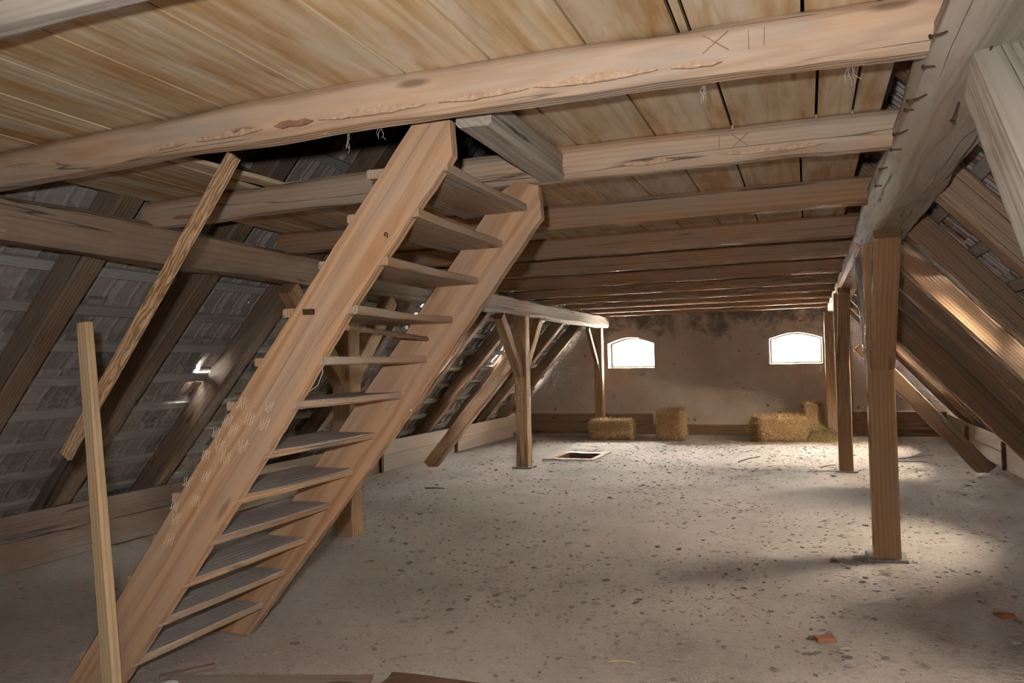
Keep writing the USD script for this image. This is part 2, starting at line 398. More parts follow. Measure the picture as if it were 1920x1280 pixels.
def tube(pts, r, n=6):
    pts = np.array(pts, float)
    r = np.broadcast_to(r, len(pts))
    V, F = [], []
    for i, p in enumerate(pts):
        d = pts[min(i + 1, len(pts) - 1)] - pts[max(i - 1, 0)]
        d /= np.linalg.norm(d) + 1e-9
        a = np.cross(d, (0.31, 0.2, 0.93))
        a /= np.linalg.norm(a) + 1e-9
        b = np.cross(d, a)
        for k in range(n):
            t = 2 * math.pi * k / n
            V.append(p + r[i] * (math.cos(t) * a + math.sin(t) * b))
    for i in range(len(pts) - 1):
        for k in range(n):
            q = (k + 1) % n
            F += [(i * n + k, i * n + q, (i + 1) * n + q), (i * n + k, (i + 1) * n + q, (i + 1) * n + k)]
    V += [pts[0], pts[-1]]
    e = len(pts) - 1
    for k in range(n):
        q = (k + 1) % n
        F += [(len(V) - 2, q, k), (len(V) - 1, e * n + k, e * n + q)]
    return fix(trimesh.Trimesh(np.array(V), np.array(F), process=False))


def cat(meshes):
    return trimesh.util.concatenate(meshes)


# ------------------------------------------------------------------ measures of the attic
XC = -1.70                       # ridge line
HALF = 4.46                      # rafter underside meets the floor at XC +- HALF
PITCHR = math.atan2(2.25, 2.0)
CT, ST = math.cos(PITCHR), math.sin(PITCHR)
SLOPE = HALF / CT                # rafter length, floor to ridge
WALL = 15.9
Y0 = WALL - 0.252 - 77 * 0.222 - 0.004
ZJ, HJ = 2.412, 0.158             # joist underside, joist height
ZC = ZJ + HJ + 0.003             # underside of the ceiling boards


def on_roof(side, s, y, off=0.0):
    """Point s metres up the slope, off metres outside the rafters' undersides. side -1 left, +1 right."""
    return np.array([XC + side * (HALF - s * CT + off * ST), y, s * ST + off * CT])


# ------------------------------------------------------------------ floor with its hatch
HX0, HX1, HY0, HY1 = -3.78, -3.18, 11.58, 12.45
xs = np.unique(np.concatenate([np.arange(-6.75, 3.40, 0.085), [HX0, HX1]]))
ys = np.unique(np.concatenate([np.arange(Y0, WALL + 0.05, 0.085), [HY0, HY1, WALL + 0.03]]))
gx, gy = np.meshgrid(xs, ys, indexing='ij')
gz = 0.012 * (meshkit.fbm(np.stack([gx * 2.2, gy * 2.2, gx * 0], -1), 4, 3) - 0.5) + 0.010 * (meshkit.fbm(np.stack([gx * 9, gy * 9, gx * 0], -1), 2, 8) - 0.5)
# dust heaped along the knee boards
gz = gz - 0.004
gz[(gx > HX0 - 0.02) & (gx < HX1 + 0.02) & (gy > HY0 - 0.02) & (gy < HY1 + 0.02)] = 0
V = np.stack([gx, gy, gz], -1).reshape(-1, 3)
F = []
ny = len(ys)
for i in range(len(xs) - 1):
    for j in range(ny - 1):
        cx, cy = (xs[i] + xs[i + 1]) / 2, (ys[j] + ys[j + 1]) / 2
        if HX0 < cx < HX1 and HY0 < cy < HY1:
            continue
        a = i * ny + j
        F += [(a, a + ny, a + ny + 1), (a, a + ny + 1, a + 1)]
tag(obj('floor', trimesh.Trimesh(V, np.array(F), process=False), 'dusty_floor', smooth=True), kind='structure')

# ------------------------------------------------------------------ gable walls
from shapely.geometry import Polygon, box as sbox


def arch(x0, x1, z0, zs, zt, n=12):
    return Polygon([(x0, z0), (x1, z0)] + [(x1 + (x0 - x1) * t, zs + (zt - zs) * math.sin(math.pi * t)) for t in np.linspace(0, 1, n)])


outer = Polygon([(XC - HALF - 0.5, -0.3), (XC + HALF + 0.5, -0.3), (XC + HALF + 0.5, -0.05), (XC, HALF * ST / CT + 0.50), (XC - HALF - 0.5, -0.05)])
WINS = [(-3.93, -2.955, 1.365, 1.88, 2.0), (-0.69, 0.275, 1.385, 1.88, 1.99)]
holes = [arch(*w) for w in WINS]
poly = outer
for h in holes:
    poly = poly.difference(h)
T = 0.45


def wall_mesh(poly, y, t):
    m = trimesh.creation.extrude_polygon(poly, t, engine='earcut')
    v = m.vertices.copy()
    m.vertices = np.stack([v[:, 0], y + v[:, 2], v[:, 1]], 1)
    return fix(m)


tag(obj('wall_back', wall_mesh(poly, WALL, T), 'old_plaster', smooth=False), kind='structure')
tag(obj('wall_front', wall_mesh(outer, Y0 - 0.3, 0.3), 'old_plaster', smooth=False), kind='structure')

for i, (x0, x1, z0, zs, zt) in enumerate(WINS):
    t = thing(f'window_{i + 1}', None, None, ((x0 + x1) / 2, WALL + 0.25, z0), kind='structure')
    ring = arch(x0 + 0.002, x1 - 0.002, z0 + 0.002, zs - 0.002, zt - 0.002).difference(arch(x0 + 0.035, x1 - 0.035, z0 + 0.035, zs - 0.022, zt - 0.032))
    obj('frame', wall_mesh(ring, WALL + 0.30, 0.05), 'white_frame', t, smooth=False)
    g = arch(x0 + 0.033, x1 - 0.033, z0 + 0.033, zs - 0.024, zt - 0.034)
    obj('pane', wall_mesh(g, WALL + 0.322, 0.004), 'window_glass', t, smooth=False)

# ------------------------------------------------------------------ roof slopes: tiles, battens
ROWP, COLP = 0.335, 0.222
OFF_BAT = 0.208
OFF_TILE = OFF_BAT + 0.034


def tile_mesh():
    """Underside-up clay tile: x up the slope, y across, z outward. A ribbed pan between deep rolls."""
    L, W = 0.40, 0.246
    prof = [(0.0, 0.030), (0.020, 0.052), (0.052, 0.052), (0.060, 0.006), (0.066, -0.006), (0.080, -0.006), (0.086, 0.006), (0.196, 0.006), (0.202, -0.006), (0.216, -0.006), (0.222, 0.024), (W, 0.026)]
    th = 0.012
    V, F = [], []
    n = len(prof)
    for x in (0, L):
        V += [(x, y, z) for y, z in prof] + [(x, y, max(z, 0.006) + th) for y, z in prof]
    for k in range(n - 1):
        a, b, c, d = k, k + 1, 2 * n + k + 1, 2 * n + k
        F += [(a, c, b), (a, d, c)]
        F += [(n + a, n + b, n + c), (n + a, n + c, n + d)]
        F += [(k, k + 1, n + k + 1), (k, n + k + 1, n + k)]
    for k in (0, n - 1):
        F += [(k, 2 * n + k, 3 * n + k), (k, 3 * n + k, n + k)] if k else [(k, 3 * n + k, 2 * n + k), (k, n + k, 3 * n + k)]
    parts = [trimesh.Trimesh(np.array(V), np.array(F), process=False)]
    parts.append(box_mesh((0.002, 0.066, -0.014), (0.045, 0.216, 0.008)))      # foot rib
    parts.append(box_mesh((0.315, 0.080, -0.010), (0.335, 0.202, 0.008)))      # head rib
    parts.append(box_mesh((0.15, 0.128, -0.002), (0.24, 0.152, 0.008)))        # middle nib
    return cat(parts)


TILE = tile_mesh()
tilt = 0.052                      # each tile's foot rides on the head of the one below


def tile_matrix(side, s, y, jitter):
    x = np.array([-side * CT, 0, ST])
    out = np.array([side * ST, 0, CT])
    yy = np.array([0, 1.0, 0])
    # lean: head lower (towards the battens) than the foot
    a = tilt + jitter[0]
    xa = math.cos(a) * x - math.sin(a) * out
    za = math.sin(a) * x + math.cos(a) * out
    if np.dot(np.cross(xa, yy), za) < 0:
        yy = -yy
        y = y + 0.235
    r = jitter[1]
    xr, yr = math.cos(r) * xa + math.sin(r) * yy, -math.sin(r) * xa + math.cos(r) * yy
    return frame(xr, yr, za, on_roof(side, s, y, OFF_TILE + 0.022) + jitter[2] * out)


NROW = int(SLOPE / ROWP)
SKYL = [(6.66, 7.30, 2.00, 2.62), (11.00, 11.78, 1.75, 2.45), (13.22, 14.12, 1.65, 2.35), (2.50, 3.10, 1.60, 2.10)]
slopes = {}
for side, nm in ((-1, 'roof_left'), (1, 'roof_right')):
    r = thing(nm, None, None, (XC + side * HALF, 0, 0), kind='structure')
    slopes[side] = r
    rest, near = [], []
    for row in range(-4, NROW + 1):
        s = row * ROWP + 0.10
        for col in range(0, 78):
            y = WALL - 0.252 - col * COLP
            if side == 1 and any(y + 0.23 > a and y < b and s + 0.36 > c and s < d for a, b, c, d in SKYL):
                continue
            j = (rng.normal(0, 0.004), rng.normal(0, 0.008), rng.normal(0, 0.0015))
            M = tile_matrix(side, s, y, j)
            if side == -1:
                if row == 4 and col == int((WALL - 0.252 - 5.30) / COLP):       # slipped tile, daylight through
                    M = M @ trimesh.transformations.translation_matrix((-0.10, 0, 0.0))
                    M = M @ trimesh.transformations.rotation_matrix(0.10, (0, 0, 1))
                if (row, col) in ((6, int((WALL - 9.6) / COLP)), (5, int((WALL - 9.8) / COLP)), (4, int((WALL - 10.6) / COLP)), (7, int((WALL - 8.6) / COLP)), (5, int((WALL - 12.4) / COLP))):
                    M = M @ trimesh.transformations.translation_matrix((0.012, 0.02, 0.02))
                    M = M @ trimesh.transformations.rotation_matrix(0.14, (0, 0, 1))
                isnear = 0 <= row <= 8 and 2.5 < y < 9.4
            else:
                isnear = 3 <= row <= 10 and 2.2 < y < 6.2
            (near if isnear else rest).append(M)
    d = sorted(near, key=lambda m: np.linalg.norm(m[:3, 3] - EYE))
    for M in d[:298]:
        obj('tile', TILE, 'clay_tile', r, M, smooth=False)
    rest += d[298:]
    big = []
    for M in rest:
        c = TILE.copy()
        c.apply_transform(M)
        big.append(c)
    tag(obj('far_tiles', cat(big), 'clay_tile', r, smooth=False), kind='stuff')
    for row in range(0, NROW + 1):
        s = row * ROWP + 0.10 + 0.335 - 0.03
        if s > SLOPE:
            continue
        for a, b in ((Y0, 7.9), (7.95, WALL - 0.01)):
            spans = [(a, b)]
            for q0, q1, q2, q3 in SKYL if side == 1 else []:
                if q2 - 0.05 < s < q3 + 0.05:
                    spans = [z for u, v in spans for z in ([(u, q0 - 0.02), (q1 + 0.02, v)] if u < q0 and v > q1 else [(u, v)])]
            for u, v in spans:
                timber('batten', on_roof(side, s, u, OFF_BAT + 0.010), on_roof(side, s, v, OFF_BAT + 0.010), 0.034, 0.075, 'pale_batten', r, up=(-side * CT, 0, ST), nseg=20, ns=2, ch=0.003, amp=0.004)

# two small skylights of dirty glass in the right slope
for k, (ya, yb, sa, sb) in enumerate(SKYL):
    t = thing(f'window_{k + 3}', None, None, on_roof(1, sa, ya, 0.2), kind='structure')
    for (s0, s1, y0, y1) in ((sa, sa + 0.03, ya, yb), (sb - 0.03, sb, ya, yb), (sa + 0.03, sb - 0.03, ya, ya + 0.03), (sa + 0.03, sb - 0.03, yb - 0.03, yb)):
        b = box_mesh((s0, y0, 0.19), (s1, y1, 0.30))
        b.vertices = np.array([on_roof(1, *p) for p in b.vertices])
        obj('frame', fix(b), 'rusty_iron', t, smooth=False)
    for (s0, s1, y0, y1) in ((sa - 0.60, sa, ya - 0.56, yb + 0.50), (sb, sb + 0.60, ya - 0.56, yb + 0.50), (sa, sb, ya - 0.56, ya), (sa, sb, yb, yb + 0.50)):
        b = box_mesh((s0, y0, 0.305), (s1, y1, 0.311))
        b.vertices = np.array([on_roof(1, *p) for p in b.vertices])
        obj('flashing', fix(b), 'stone_pad', t, smooth=False)
    b = box_mesh((sa + 0.03, ya + 0.03, 0.270), (sb - 0.03, yb - 0.03, 0.274))
    b.vertices = np.array([on_roof(1, *p) for p in b.vertices])
    obj('pane', fix(b), 'dirty_glass', t, smooth=False)

for side in (-1, 1):
    e = XC + side * (HALF + 0.70)
    tag(obj('eaves_wall', box_mesh((min(e, e - side * 0.35), Y0 - 0.3, -0.45), (max(e, e - side * 0.35), WALL + 0.4, -0.005)), 'old_plaster', smooth=False), kind='structure')
zr = HALF * ST / CT
tag(timber('ridge_cap', (XC, Y0 - 0.3, zr + 0.42), (XC, WALL + 0.4, zr + 0.42), 0.34, 0.10, 'clay_tile', nseg=30, amp=0.004), kind='structure')

# ------------------------------------------------------------------ ceiling boards
JF = [1.46, 2.68, 3.80, 5.12, 6.42, 7.68, 9.05, 10.38, 11.63, 12.85, 14.08, 15.28]    # far face of each joist
ceil = thing('ceiling', None, None, (XC, 0, ZC), kind='structure')


def board(x0, x1, y0, y1, z=ZC, end=0.0):
    SEED[0] += 1
    timber('plank', ((x0 + x1) / 2, y0, z + 0.0125 + random.uniform(0, 0.0015)), ((x0 + x1) / 2, y1, z + 0.0125 + random.uniform(0, 0.0015)), x1 - x0 - 0.011, 0.025, 'pine_plank', ceil, nseg=10, ns=3, ch=0.0015, amp=0.0012, freq=5, end=end)


def run(edges, y0, y1, **k):
    for a, b in zip(edges[:-1], edges[1:]):
        board(a, b, y0, y1, **k)


def widths(a, b, lo=0.24, hi=0.36):
    e = [a]
    while e[-1] < b - 0.45:
        e.append(e[-1] + random.uniform(lo, hi))
    e.append(b)
    return e


run([-3.84, -3.62, -3.32, -3.07, -2.83, -2.515, -2.19, -1.755, -1.345, -1.013, -0.667, -0.362, -0.324, 0.02, 0.24, 0.425], 0.10, JF[1] - 0.075)
run([-3.84, -3.36, -3.03], JF[1] - 0.07, JF[2] - 0.02, end=0.0)
run([-1.20, -1.03, -0.644, -0.293, 0.07, 0.22, 0.34], JF[1] - 0.07, JF[2] - 0.08)
# the broken board that edges the stair opening
timber('plank', (-2.99, JF[1] + 0.05, ZC + 0.0125), (-2.87, JF[2] - 0.02, ZC + 0.0125), 0.10, 0.025, 'pine_plank', ceil, nseg=14, ns=3, ch=0.002, amp=0.010, freq=10, end=0.03)
run(widths(-2.85, -1.20), JF[2] - 0.07, JF[6] - 0.08)
run([-3.84, -3.55, -3.2, -2.85], JF[2] - 0.015, JF[6] - 0.08)
run([-1.20, -0.92, -0.61, -0.33, 0.0, 0.30], JF[2] - 0.075, JF[6] - 0.08)
run(widths(-3.84, 0.425), JF[6] - 0.07, WALL - 0.005)
run(widths(-3.84, 0.425, 0.3, 0.4), Y0 + 0.01, 0.095)

# ------------------------------------------------------------------ ceiling joists
ORD = ['first', 'second', 'third', 'fourth', 'fifth', 'sixth', 'seventh', 'eighth', 'ninth', 'tenth', 'eleventh', 'twelfth', 'thirteenth', 'fourteenth', 'fifteenth']
JLAB = ['pale grey ceiling joist nearest the camera, cutting the top left corner',
        'long pale ceiling joist with flaking lower edge that carries the top of the stair',
        'ceiling joist with a carved mark, crossing behind the top of the stair opening',
        'ceiling joist right behind the far end of the short trimmer beam',
        'fourth ceiling joist beyond the stair opening edge, with carved upright strokes',
        'fifth brown ceiling joist counted from the flaking pale one',
        'sixth brown ceiling joist counted from the flaking pale one',
        'seventh brown ceiling joist counted from the flaking pale one',
        'eighth brown ceiling joist counted from the flaking pale one',
        'third brown ceiling joist from the gable wall, near the far end of the attic',
        'second brown ceiling joist from the gable wall, above the hay bales',
        'last ceiling joist, edge lit, right in front of the gable wall']


def strokes(i, marks, mat='carved_shadow', depth=0.004):
    parent = joists[i]
    """Carpenter's marks: strokes given as (x0, z0, x1, z1) on the near face y of a joist."""
    ms = []
    for x0, z0, x1, z1 in marks:
        L = math.hypot(x1 - x0, z1 - z0)
        b = trimesh.creation.box((L, depth, 0.0026))
        b.apply_transform(trimesh.transformations.rotation_matrix(-math.atan2(z1 - z0, x1 - x0), (0, 1, 0)))
        b.apply_translation(((x0 + x1) / 2, face_y(i, (x0 + x1) / 2, (z0 + z1) / 2), (z0 + z1) / 2))
        ms.append(b)
    tag(obj('carved_mark', cat(ms), mat, parent, smooth=False), kind='stuff')


joists = []
FACES = []
for i, yf in enumerate(JF):
    w = 0.14
    y = yf - w / 2
    bow = {1: -0.10, 2: -0.06}.get(i, random.uniform(-0.02, 0.02))
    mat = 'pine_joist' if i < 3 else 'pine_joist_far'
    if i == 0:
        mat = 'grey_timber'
    t = thing('ceiling_joist', JLAB[i], 'ceiling joist', (XC, y, ZJ), 'ceiling joists')
    x0, x1 = -3.87, 0.47
    jm = timber('beam', (x0, y, ZJ + HJ / 2), (x1, y, ZJ + HJ / 2), w, HJ, mat, t, nseg=90 if i < 3 else 40, ns=6, ch=0.032 if i < 3 else 0.020, amp=0.018 if i < 3 else 0.010, freq=7, bow=(bow, 0), end=0.02)
    joists.append(t)
    FACES.append(np.array(UsdGeom.Mesh(jm).GetPointsAttr().Get()) @ np.diag([1, 1, 1]) + np.array([x0, y, ZJ + HJ / 2]))


def face_y(i, x, z):
    v = FACES[i]
    d = np.hypot(v[:, 0] - x, 1.5 * (v[:, 2] - z)) + np.where(v[:, 1] > JF[i] - 0.07 - 0.03 + (-0.10 if i == 1 else -0.05 if i == 2 else 0) * math.sin(math.pi * (x + 3.87) / 4.34), 9, 0)
    k = np.argsort(d)[:3]
    return v[k, 1].min()



def flakes(i, spans, seed):
    parent = joists[i]
    g = np.random.default_rng(seed)
    for x0, x1 in spans:
        n = max(6, int((x1 - x0) / 0.03))
        xx = np.linspace(x0, x1, n)
        tap = lambda x: math.sin(math.pi * (x - x0) / (x1 - x0)) ** 0.6 if x0 < x < x1 else 0.0
        lo = [(x, ZJ + 0.027 - 0.010 * tap(x) + g.normal(0, 0.0015)) for x in xx]
        hi = [(x, ZJ + 0.0275 + tap(x) * (0.009 + g.uniform(-0.010, 0.012))) for x in xx[::-1]]
        pg = Polygon(lo + hi).buffer(0.0006)
        pg = max(getattr(pg, 'geoms', [pg]), key=lambda q: q.area)
        m = trimesh.creation.extrude_polygon(pg, 0.02, engine='earcut')
        v = m.vertices
        yb = np.array([face_y(i, a, b) for a, b in zip(v[:, 0], v[:, 1])])
        m.vertices = np.stack([v[:, 0], yb + v[:, 2] * 0.5 - 0.004, v[:, 1]], 1)
        obj('bark_flake', fix(m), 'flaked_wood' if g.uniform() < 0.7 else 'bark_red', parent, smooth=False)


flakes(1, [(-2.55, -2.35), (-2.3, -1.95), (-1.9, -1.72), (-1.7, -1.25), (-1.2, -0.86), (-0.84, -0.42), (-0.38, -0.22)], 3)
flakes(2, [(-3.6, -3.35), (-0.8, -0.55), (-0.35, 0.1)], 4)
zj = ZJ + 0.03
strokes(1, [(-0.28, zj + .03, -0.20, zj + .09), (-0.28, zj + .09, -0.20, zj + .03), (-0.14, zj + .025, -0.14, zj + .085), (-0.095, zj + .03, -0.092, zj + .085)])
strokes(2, [(-0.35, zj + .02, -0.345, zj + .085), (-0.29, zj + .025, -0.22, zj + .085), (-0.29, zj + .085, -0.22, zj + .025)])
strokes(4, [(-0.62, zj + .02, -0.58, zj + .085), (-0.58, zj + .085, -0.54, zj + .02), (-0.49, zj + .02, -0.49, zj + .08), (-0.45, zj + .02, -0.45, zj + .08), (-0.41, zj + .02, -0.41, zj + .08)])

# trimmer between the joists at the side of the stair opening
timber_t = timber('trimmer_beam', (-1.165, JF[1] + 0.005, ZJ + 0.066), (-1.165, JF[2] - 0.15, ZJ + 0.066), 0.15, 0.132, 'grey_timber', nseg=20, ns=5, ch=0.016, amp=0.008)
tag(timber_t, 'short grey trimmer beam set between two joists at the top right of the stair', 'beam')

# ------------------------------------------------------------------ purlins
def purlin(side, x, y0, y1, z0, z1, w, label, mat, amp, ch, bow, freq=5):
    t = thing('purlin', label, 'purlin', (x, (y0 + y1) / 2, z0), 'purlins')
    SEED[0] += 1
    M, L = axis_frame((x, y0, (z0 + z1) / 2), (x, y1, (z0 + z1) / 2))
    L0 = y1 - y0
    m = fix(loft(L, w, z1 - z0, nseg=int(L0 / 0.09), ns=8, ch=ch, amp=amp, freq=freq, seed=SEED[0], end=0.02))
    v = trimesh.transformations.transform_points(m.vertices, M)
    lim = (HALF - v[:, 2] * CT / ST) - 0.006        # hewn flat where the rafters bear on it
    v[:, 0] = np.where(side * (v[:, 0] - XC) > lim, XC + side * lim, v[:, 0])
    m.vertices = trimesh.transformations.transform_points(v, np.linalg.inv(M))
    obj('beam', m, mat, t, M)
    return t


PL = purlin(-1, -3.90, Y0 + 0.02, 15.45, 2.195, 2.43, 0.23, 'long brown purlin under the left ends of the joists', 'grey_purlin', 0.018, 0.03, (0, 0))
PR = purlin(1, 0.54, Y0 + 0.02, 6.47, 2.335, 2.52, 0.34, 'massive grey hewn purlin studded with iron nails along the right side', 'grey_timber', 0.024, 0.045, (0, 0), 7)
purlin(1, 0.505, 6.485, 15.45, 2.335, 2.50, 0.25, 'brown purlin running on from the big right hand post to the gable', 'pine_post', 0.012, 0.03, (0, 0))


def nail(parent, p, d, L=0.07, r=0.0032):
    p, d = np.array(p, float), np.array(d, float)
    d /= np.linalg.norm(d)
    q = p + d * L
    obj('nail', cat([tube([p, p + 0.6 * (q - p) + (0, 0, -0.004), q], r, 6), tube([q - d * 0.001, q + d * 0.003], 2.3 * r, 8)]), 'rusty_iron', parent)


for k, yy in enumerate([2.35, 2.62, 2.86, 3.08, 3.30, 3.58, 3.92, 4.35]):
    nail(PR, (0.415 + 0.02 * (k % 2), yy, 2.385 - 0.008 * (k % 3)), (-0.8, -0.25, -0.30 + 0.2 * (k % 2)), 0.085)
for yy in (2.42, 2.9):
    nail(PR, (0.50, yy, 2.345), (-0.35, -0.2, -0.9), 0.08)
obj('peg', tube([(0.47, 2.26, 2.42), (0.385, 2.245, 2.385)], 0.026, 14), 'peg_wood', PR)

# ------------------------------------------------------------------ posts and their knee braces
def post(x, y, ztop, w, label, mat='pine_post'):
    t = thing('post', label, 'post', (x, y, 0), 'roof posts')
    obj('peg', tube([(x + 0.03, y - w / 2 - 0.008, ztop - 0.05), (x + 0.03, y - w / 2 + 0.02, ztop - 0.05)], 0.013, 10), 'hatch_wood', t)
    timber('shaft', (x, y, 0.0), (x, y, ztop - 0.006), w, w, mat, t, up=(0, 1, 0), nseg=26, ns=4, ch=0.010, amp=0.005, end=0.006)
    return t


def brace(x, yp, dirn, ztop, label, mat='pine_post', rise=0.84, runl=0.72, w=0.15, d=0.12, wp=0.19, x1=None):
    a = np.array([x, yp + dirn * (wp / 2 - 0.015), ztop - rise])
    b = np.array([x1 if x1 is not None else x, yp + dirn * (wp / 2 + runl), ztop - 0.03])
    tag(timber('knee_brace', a, b, d, w, mat, up=(0, dirn, 0.2), nseg=12, ns=4, ch=0.008, amp=0.004), label, 'brace', 'knee braces of the posts')


ZL, ZR = 2.195, 2.335
post(-3.90, 5.97, ZL, 0.185, 'wooden post half hidden behind the lower treads of the stair')
post(-3.88, 10.52, ZL, 0.185, 'pale wooden post with a Y of braces, left of the floor hatch')
post(-3.98, 15.32, ZL, 0.17, 'dark post beside the left gable window')
post(0.515, 1.62, ZR, 0.185, 'wooden post just outside the right edge, under the near end of the nailed purlin')
post(0.505, 6.37, ZR, 0.185, 'big wooden post standing nearest on the right of the floor')
post(0.43, 11.02, ZR, 0.175, 'slimmer dark wooden post second along the right side, before the gable')
post(0.385, 15.32, ZR, 0.16, 'dark post standing against the gable beside the right window')
brace(-3.91, 5.97, -1, ZL, 'brace under the left purlin seen left of the stair, leaning to the camera', rise=.8)
brace(-3.91, 5.97, 1, ZL, 'brace behind the stair treads, leaning away under the left purlin', rise=.8)
brace(-3.90, 10.52, -1, ZL, 'near arm of the Y on the pale post by the floor hatch', rise=.83)
brace(-3.90, 10.52, 1, ZL, 'far arm of the Y on the pale post by the floor hatch', rise=.8)
brace(-3.98, 15.32, -1, ZL, 'thin bright edged brace in front of the left gable window', rise=.82, d=0.07, w=0.10)
brace(0.53, 1.62, 1, ZR, 'pale grey nailed brace rising to the purlin at the top right corner', 'grey_timber', rise=.80, runl=.80, w=0.17, d=0.15)
brace(0.515, 6.37, -1, ZR, 'brace laid over the front of the big right hand post', rise=.90, runl=.66, d=0.165, w=0.12)
brace(0.455, 6.37, 1, ZR, 'slim grey brace on the far side of the big right hand post', 'grey_timber', rise=.86, d=0.10, w=0.12)
brace(0.44, 11.02, -1, ZR, 'brace on the near side of the slimmer dark right hand post', rise=.86, d=0.14, w=0.12)
brace(0.42, 11.02, 1, ZR, 'slender brace on the far side of the slimmer dark right hand post', rise=.86, d=0.09)
for x, y, l in ((0.505, 6.37, 'dark foot pad under the big right hand post'), (-3.88, 10.52, 'dark stone pad under the pale post by the hatch'), (0.43, 11.02, 'dark foot pad under the slimmer right hand post')):
    b = trimesh.creation.box((0.27, 0.27, 0.02)).subdivide().subdivide()
    v = b.vertices
    v[:, :2] *= (1 + 0.25 * (meshkit.fbm(v * 9 + x, 2, 4) - 0.5))[:, None]
    b.vertices = v
    b.apply_translation((x, y, 0.004))
    tag(obj('foot_pad', b, 'stone_pad'), l, 'foot pad', 'pads under posts')

# ------------------------------------------------------------------ rafters
LR = [(0.95, None), (2.20, None), (3.50, 'leftmost dark rafter, passing behind the free upright stick'), (4.53, 'dark left rafter behind the slanting handrail batten'), (5.55, 'dark left rafter with a bright slipped tile beside it'),
      (6.70, 'left rafter hidden mostly behind the stair, next beyond the slipped tile'), (7.75, 'left rafter glimpsed through the upper treads of the stair'), (8.80, 'left rafter seen low between the stair treads and stringer'),
      (9.98, 'sunlit left rafter just right of the far stringer'), (11.15, 'dark left rafter between the sunlit rafter and the leaning strut'), (12.35, 'left rafter seen just behind the pale Y braced post'),
      (13.55, 'left rafter running up to the far end of the left purlin'), (14.75, 'last left rafter, against the plaster of the gable')]
for y, lab in LR:
    if lab is None:
        lab = 'left rafter outside the picture, nearer the camera' if y < 2 else 'left rafter just outside the picture beside the camera'
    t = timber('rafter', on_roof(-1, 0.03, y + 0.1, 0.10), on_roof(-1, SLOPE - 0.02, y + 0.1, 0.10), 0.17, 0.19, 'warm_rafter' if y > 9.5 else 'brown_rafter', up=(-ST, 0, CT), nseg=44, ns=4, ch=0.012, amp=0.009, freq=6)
    tag(t, lab, 'rafter', 'rafters of the left slope')
RR = [(1.0, None), (2.2, 'right rafter outside the right edge, beside the near brace'), (3.44, 'right rafter seen at top right in the gap behind the nailed purlin'), (4.63, 'foremost right rafter below the nailed purlin, upper right'), (6.04, 'wide right rafter next to the glowing one, on its upper side'),
      (7.34, 'glowing right rafter lit orange by the skylight'), (8.28, 'dark right rafter just below the glowing one'), (9.40, 'right rafter hidden behind the long strut with the bright edge'), (10.65, 'right rafter in the dark behind the long strut'),
      (11.85, 'right rafter with a lit patch beside the big post'), (13.0, 'dark right rafter ending at the edge of the low knee boards'), (14.2, 'right rafter second from the gable, beyond the slim post'), (15.25, 'last right rafter, against the gable plaster')]
for y, lab in RR:
    if lab is None:
        lab = 'right rafter outside the picture beside the camera'
    t = timber('rafter', on_roof(1, 0.03, y + 0.085, 0.10), on_roof(1, SLOPE - 0.02, y + 0.085, 0.10), 0.165, 0.19, 'warm_rafter', up=(ST, 0, CT), nseg=44, ns=4, ch=0.012, amp=0.008, freq=6)
    tag(t, lab, 'rafter', 'rafters of the right slope')

# struts inside the rafters
tag(timber('strut', (-5.36, 10.42, 0.0), (-3.99, 10.42, 1.57), 0.15, 0.19, 'pine_post', up=(-.7, 0, .7), nseg=16, amp=0.006, ch=0.010), 'bright brown strut leaning from the floor to the pale Y braced post', 'strut')
tag(timber('strut', (2.09, 11.32, 0.0), (0.66, 11.32, 1.66), 0.16, 0.20, 'warm_rafter', up=(.7, 0, .7), nseg=16, amp=0.006, ch=0.010), 'dark strut leaning down to the floor right of the big post', 'strut')
p0, p1 = on_roof(1, 0.10, 10.02, -0.115), on_roof(1, 3.02, 10.02, -0.115)
tag(timber('strut', p0, p1, 0.19, 0.20, 'warm_rafter', up=(ST, 0, CT), nseg=26, amp=0.007, ch=0.010), 'long knotty strut with a bright upper edge, slanting down at right', 'strut')

# ------------------------------------------------------------------ knee boards
bl = thing('baseboard_left', None, None, (-5.74, 7, 0), kind='structure')
for y0, y1 in ((-1.2, 2.4), (2.4, 6.35), (6.37, 9.55), (9.62, 12.05), (12.12, 14.9)):
    for z0, z1 in ((0.0, 0.225), (0.23, 0.43)):
        timber('board', (-5.735, y0, (z0 + z1) / 2), (-5.735, y1, (z0 + z1) / 2), 0.026, z1 - z0, 'dusty_board' if y1 < 6.5 else 'pale_board', bl, nseg=16, ns=3, ch=0.003, amp=0.003)
for y in (2.4, 6.36, 9.585, 12.085):
    obj('stud', box_mesh((-5.722, y - 0.03, 0), (-5.68, y + 0.03, 0.30)), 'hatch_wood', bl, smooth=False)
br = thing('baseboard_right', None, None, (2.36, 7, 0), kind='structure')
for y0, y1 in ((3.0, 6.9), (6.92, 11.45), (11.55, 13.9), (13.95, 15.8)):
    for z0, z1 in ((0.0, 0.20), (0.205, 0.41)):
        timber('board', (2.345, y0, (z0 + z1) / 2), (2.345, y1, (z0 + z1) / 2), 0.026, z1 - z0, 'pale_board', br, nseg=16, ns=3, ch=0.003, amp=0.003)
for y in (6.91, 11.5, 13.925):
    obj('stud', box_mesh((2.285, y - 0.03, 0), (2.33, y + 0.03, 0.36)), 'hatch_wood', br, smooth=False)
bb = thing('baseboard_back', None, None, (-2, WALL - 0.06, 0), kind='structure')
timber('board', (-5.70, WALL - 0.05, 0.21), (-2.99, WALL - 0.05, 0.21), 0.09, 0.41, 'ledge_timber', bb, nseg=20, amp=0.006)
